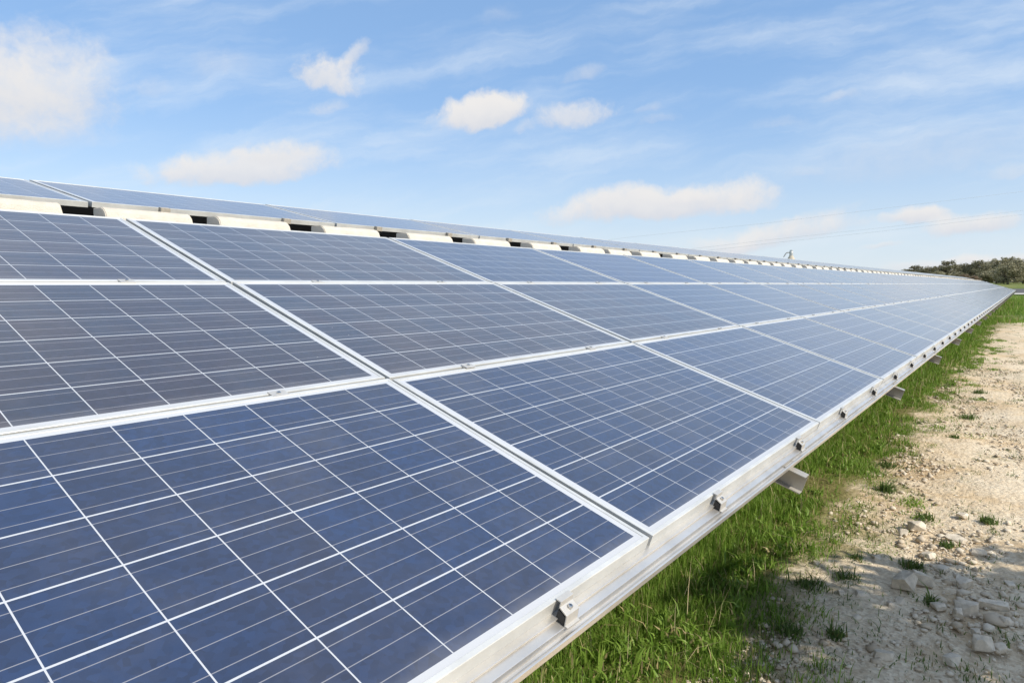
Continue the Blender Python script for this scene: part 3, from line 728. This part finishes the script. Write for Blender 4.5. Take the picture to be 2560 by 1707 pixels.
def tree_meshes(seed, H, spread, base, leaf, nclump, nleaf):
    g = random.Random(seed); q = np.random.RandomState(seed); t = MB()
    fork = base * 0.75
    t.tube([(0, 0, -0.1), (0.04, 0.02, fork * 0.5), (0.0, 0.05, fork)], [0.26, 0.19, 0.17], 8)
    cl = []
    nl = 7
    for i in range(nl):
        a = 2 * math.pi * i / nl + g.uniform(-.3, .3); r = spread * g.uniform(0.45, 0.75); z = base + (H - base) * g.uniform(0.35, 0.8)
        t.tube([(0, 0.03, fork - 0.05), (r * .35 * math.cos(a), r * .35 * math.sin(a), fork + (z - fork) * .55), (r * math.cos(a), r * math.sin(a), z)], [0.11, 0.075, 0.03], 6)
    for i in range(nclump):
        a = g.uniform(0, 6.283); rr = math.sqrt(g.random()); zz = g.random()
        shell = math.sin(math.pi * min(max(0.12 + 0.80 * zz, 0), 1)) ** 0.6
        r = spread * rr * shell * g.uniform(0.75, 1.12)
        cl.append((r * math.cos(a), r * math.sin(a), base * 0.8 + (H - base * 0.8) * zz * g.uniform(0.86, 1.0), spread * g.uniform(0.13, 0.27)))
    n = nclump * nleaf
    c = np.repeat(np.array(cl), nleaf, 0)
    d = q.normal(0, 1, (n, 3)); d /= np.linalg.norm(d, axis=1)[:, None]
    P = c[:, :3] + d * (c[:, 3:] * q.uniform(0.25, 1.05, (n, 1)) ** 0.6) * np.array([[1, 1, 0.8]])
    u = q.normal(0, 1, (n, 3)); u /= np.linalg.norm(u, axis=1)[:, None]
    w = np.cross(u, q.normal(0, 1, (n, 3))); w /= np.linalg.norm(w, axis=1)[:, None]
    s = leaf * q.uniform(0.6, 1.4, (n, 1))
    V = np.stack([P - u * s, P - w * s * 0.38, P + u * s, P + w * s * 0.38], 1).reshape(-1, 3)
    L = np.arange(4 * n)
    return t.mesh('trunk', smooth=True), np_mesh('crown', V, L, np.full(n, 4))
SHADE = tree_meshes(31, 5.0, 2.8, 1.9, 0.15, 150, 60)
KIND = [tree_meshes(21, 5.0, 2.7, 1.3, 0.15, 110, 70), tree_meshes(22, 4.6, 3.0, 0.7, 0.15, 120, 70), tree_meshes(23, 5.4, 2.5, 0.8, 0.14, 120, 70), tree_meshes(24, 4.2, 2.8, 0.5, 0.14, 110, 70)]
def tree(kind, x, y, k, rot, label, leafm='olive', name='olive_tree', cat='tree', group="olive trees on the rise beyond the road"):
    r = empty(name, T(x, y, gz(x, y) - 0.03) @ Matrix.Rotation(rot, 4, 'Z') @ Matrix.Diagonal((k[0], k[0], k[1], 1)))
    tag(r, label, cat, group)
    link('trunk', KIND[kind][0], M['bark'], r)
    c = link('crown', KIND[kind][1], None, r)
    if not KIND[kind][1].materials: KIND[kind][1].materials.append(M[leafm])
    c.material_slots[0].link = 'OBJECT'; c.material_slots[0].material = M[leafm]
    return r
TOP = [5.0, 4.6, 5.4, 4.2]
def far_tree(px, ytop, Y, width, label, seed, **kw):
    """a tree at distance Y along the path whose crown shows at photo column px with its top at row ytop"""
    d = ray(px, ytop); k = Y / d.y; x, z = d.x * k, d.z * k
    kind = seed % 4; h = z - gz(x, Y)
    return tree(kind, x, Y, (width * k / F / (2 * [2.7, 3.0, 2.5, 2.8][kind]), h / TOP[kind]), seed * 1.7, label, **kw)
TREES = [
    (2523, 655, 150, 66, "dark olive tree with visible trunk standing in front of the grove at right"),
    (2290, 662, 178, 50, "olive tree at the left end of the grove on the skyline"),
    (2266, 671, 195, 34, "small olive tree peeping over the array left of the grove"),
    (2322, 664, 176, 50, "low olive tree second from the left end of the grove"),
    (2350, 661, 180, 44, "olive tree between the low tree and the tall peaked crown"),
    (2372, 650, 176, 48, "olive tree with tall peaked crown in the left half of the grove"),
    (2345, 676, 158, 46, "pale lower olive tree in front of the left half of the grove"),
    (2392, 676, 160, 44, "grey green olive tree below the tall peaked crown"),
    (2404, 657, 182, 44, "olive tree right of the tall peaked crown"),
    (2428, 656, 180, 42, "olive tree near the middle of the grove skyline"),
    (2446, 650, 176, 52, "broad olive tree just right of the grove's middle"),
    (2465, 676, 160, 52, "silvery olive tree above the dry bushes"),
    (2476, 650, 184, 48, "olive tree behind the silvery one on the skyline"),
    (2500, 645, 180, 50, "tall olive tree on the skyline behind the dark front tree"),
    (2522, 642, 184, 50, "highest olive tree of the grove on the skyline"),
    (2548, 644, 182, 54, "olive tree on the skyline at the right picture edge"),
    (2560, 664, 160, 50, "olive tree cut by the right picture edge below the skyline"),
    (2492, 672, 164, 46, "shaded olive tree left of the dark front tree")]
for i, (px, yt, Y, w, lab) in enumerate(TREES): far_tree(px, yt + 3, Y, w * 1.15, lab, i + 1)
for i, (px, yt, Y, w, lab) in enumerate([(2412, 686, 146, 34, "reddish dry bush left of the olive trunk behind the array end"), (2436, 690, 146, 30, "lower dry bush right of the reddish one behind the array end")]):
    far_tree(px, yt, Y, w, lab, 3 + 4 * i, leafm='dry', name='dry_bush', cat='bush', group="dry bushes beyond the array")
KIND.append(SHADE)
tree(4, 4.08, 3.72, (0.63, 0.74), 0.4, "added olive tree beside the path, out of frame, placed to shade the stones", group=None)  # unseen tree, added to cast the shadow over the near path
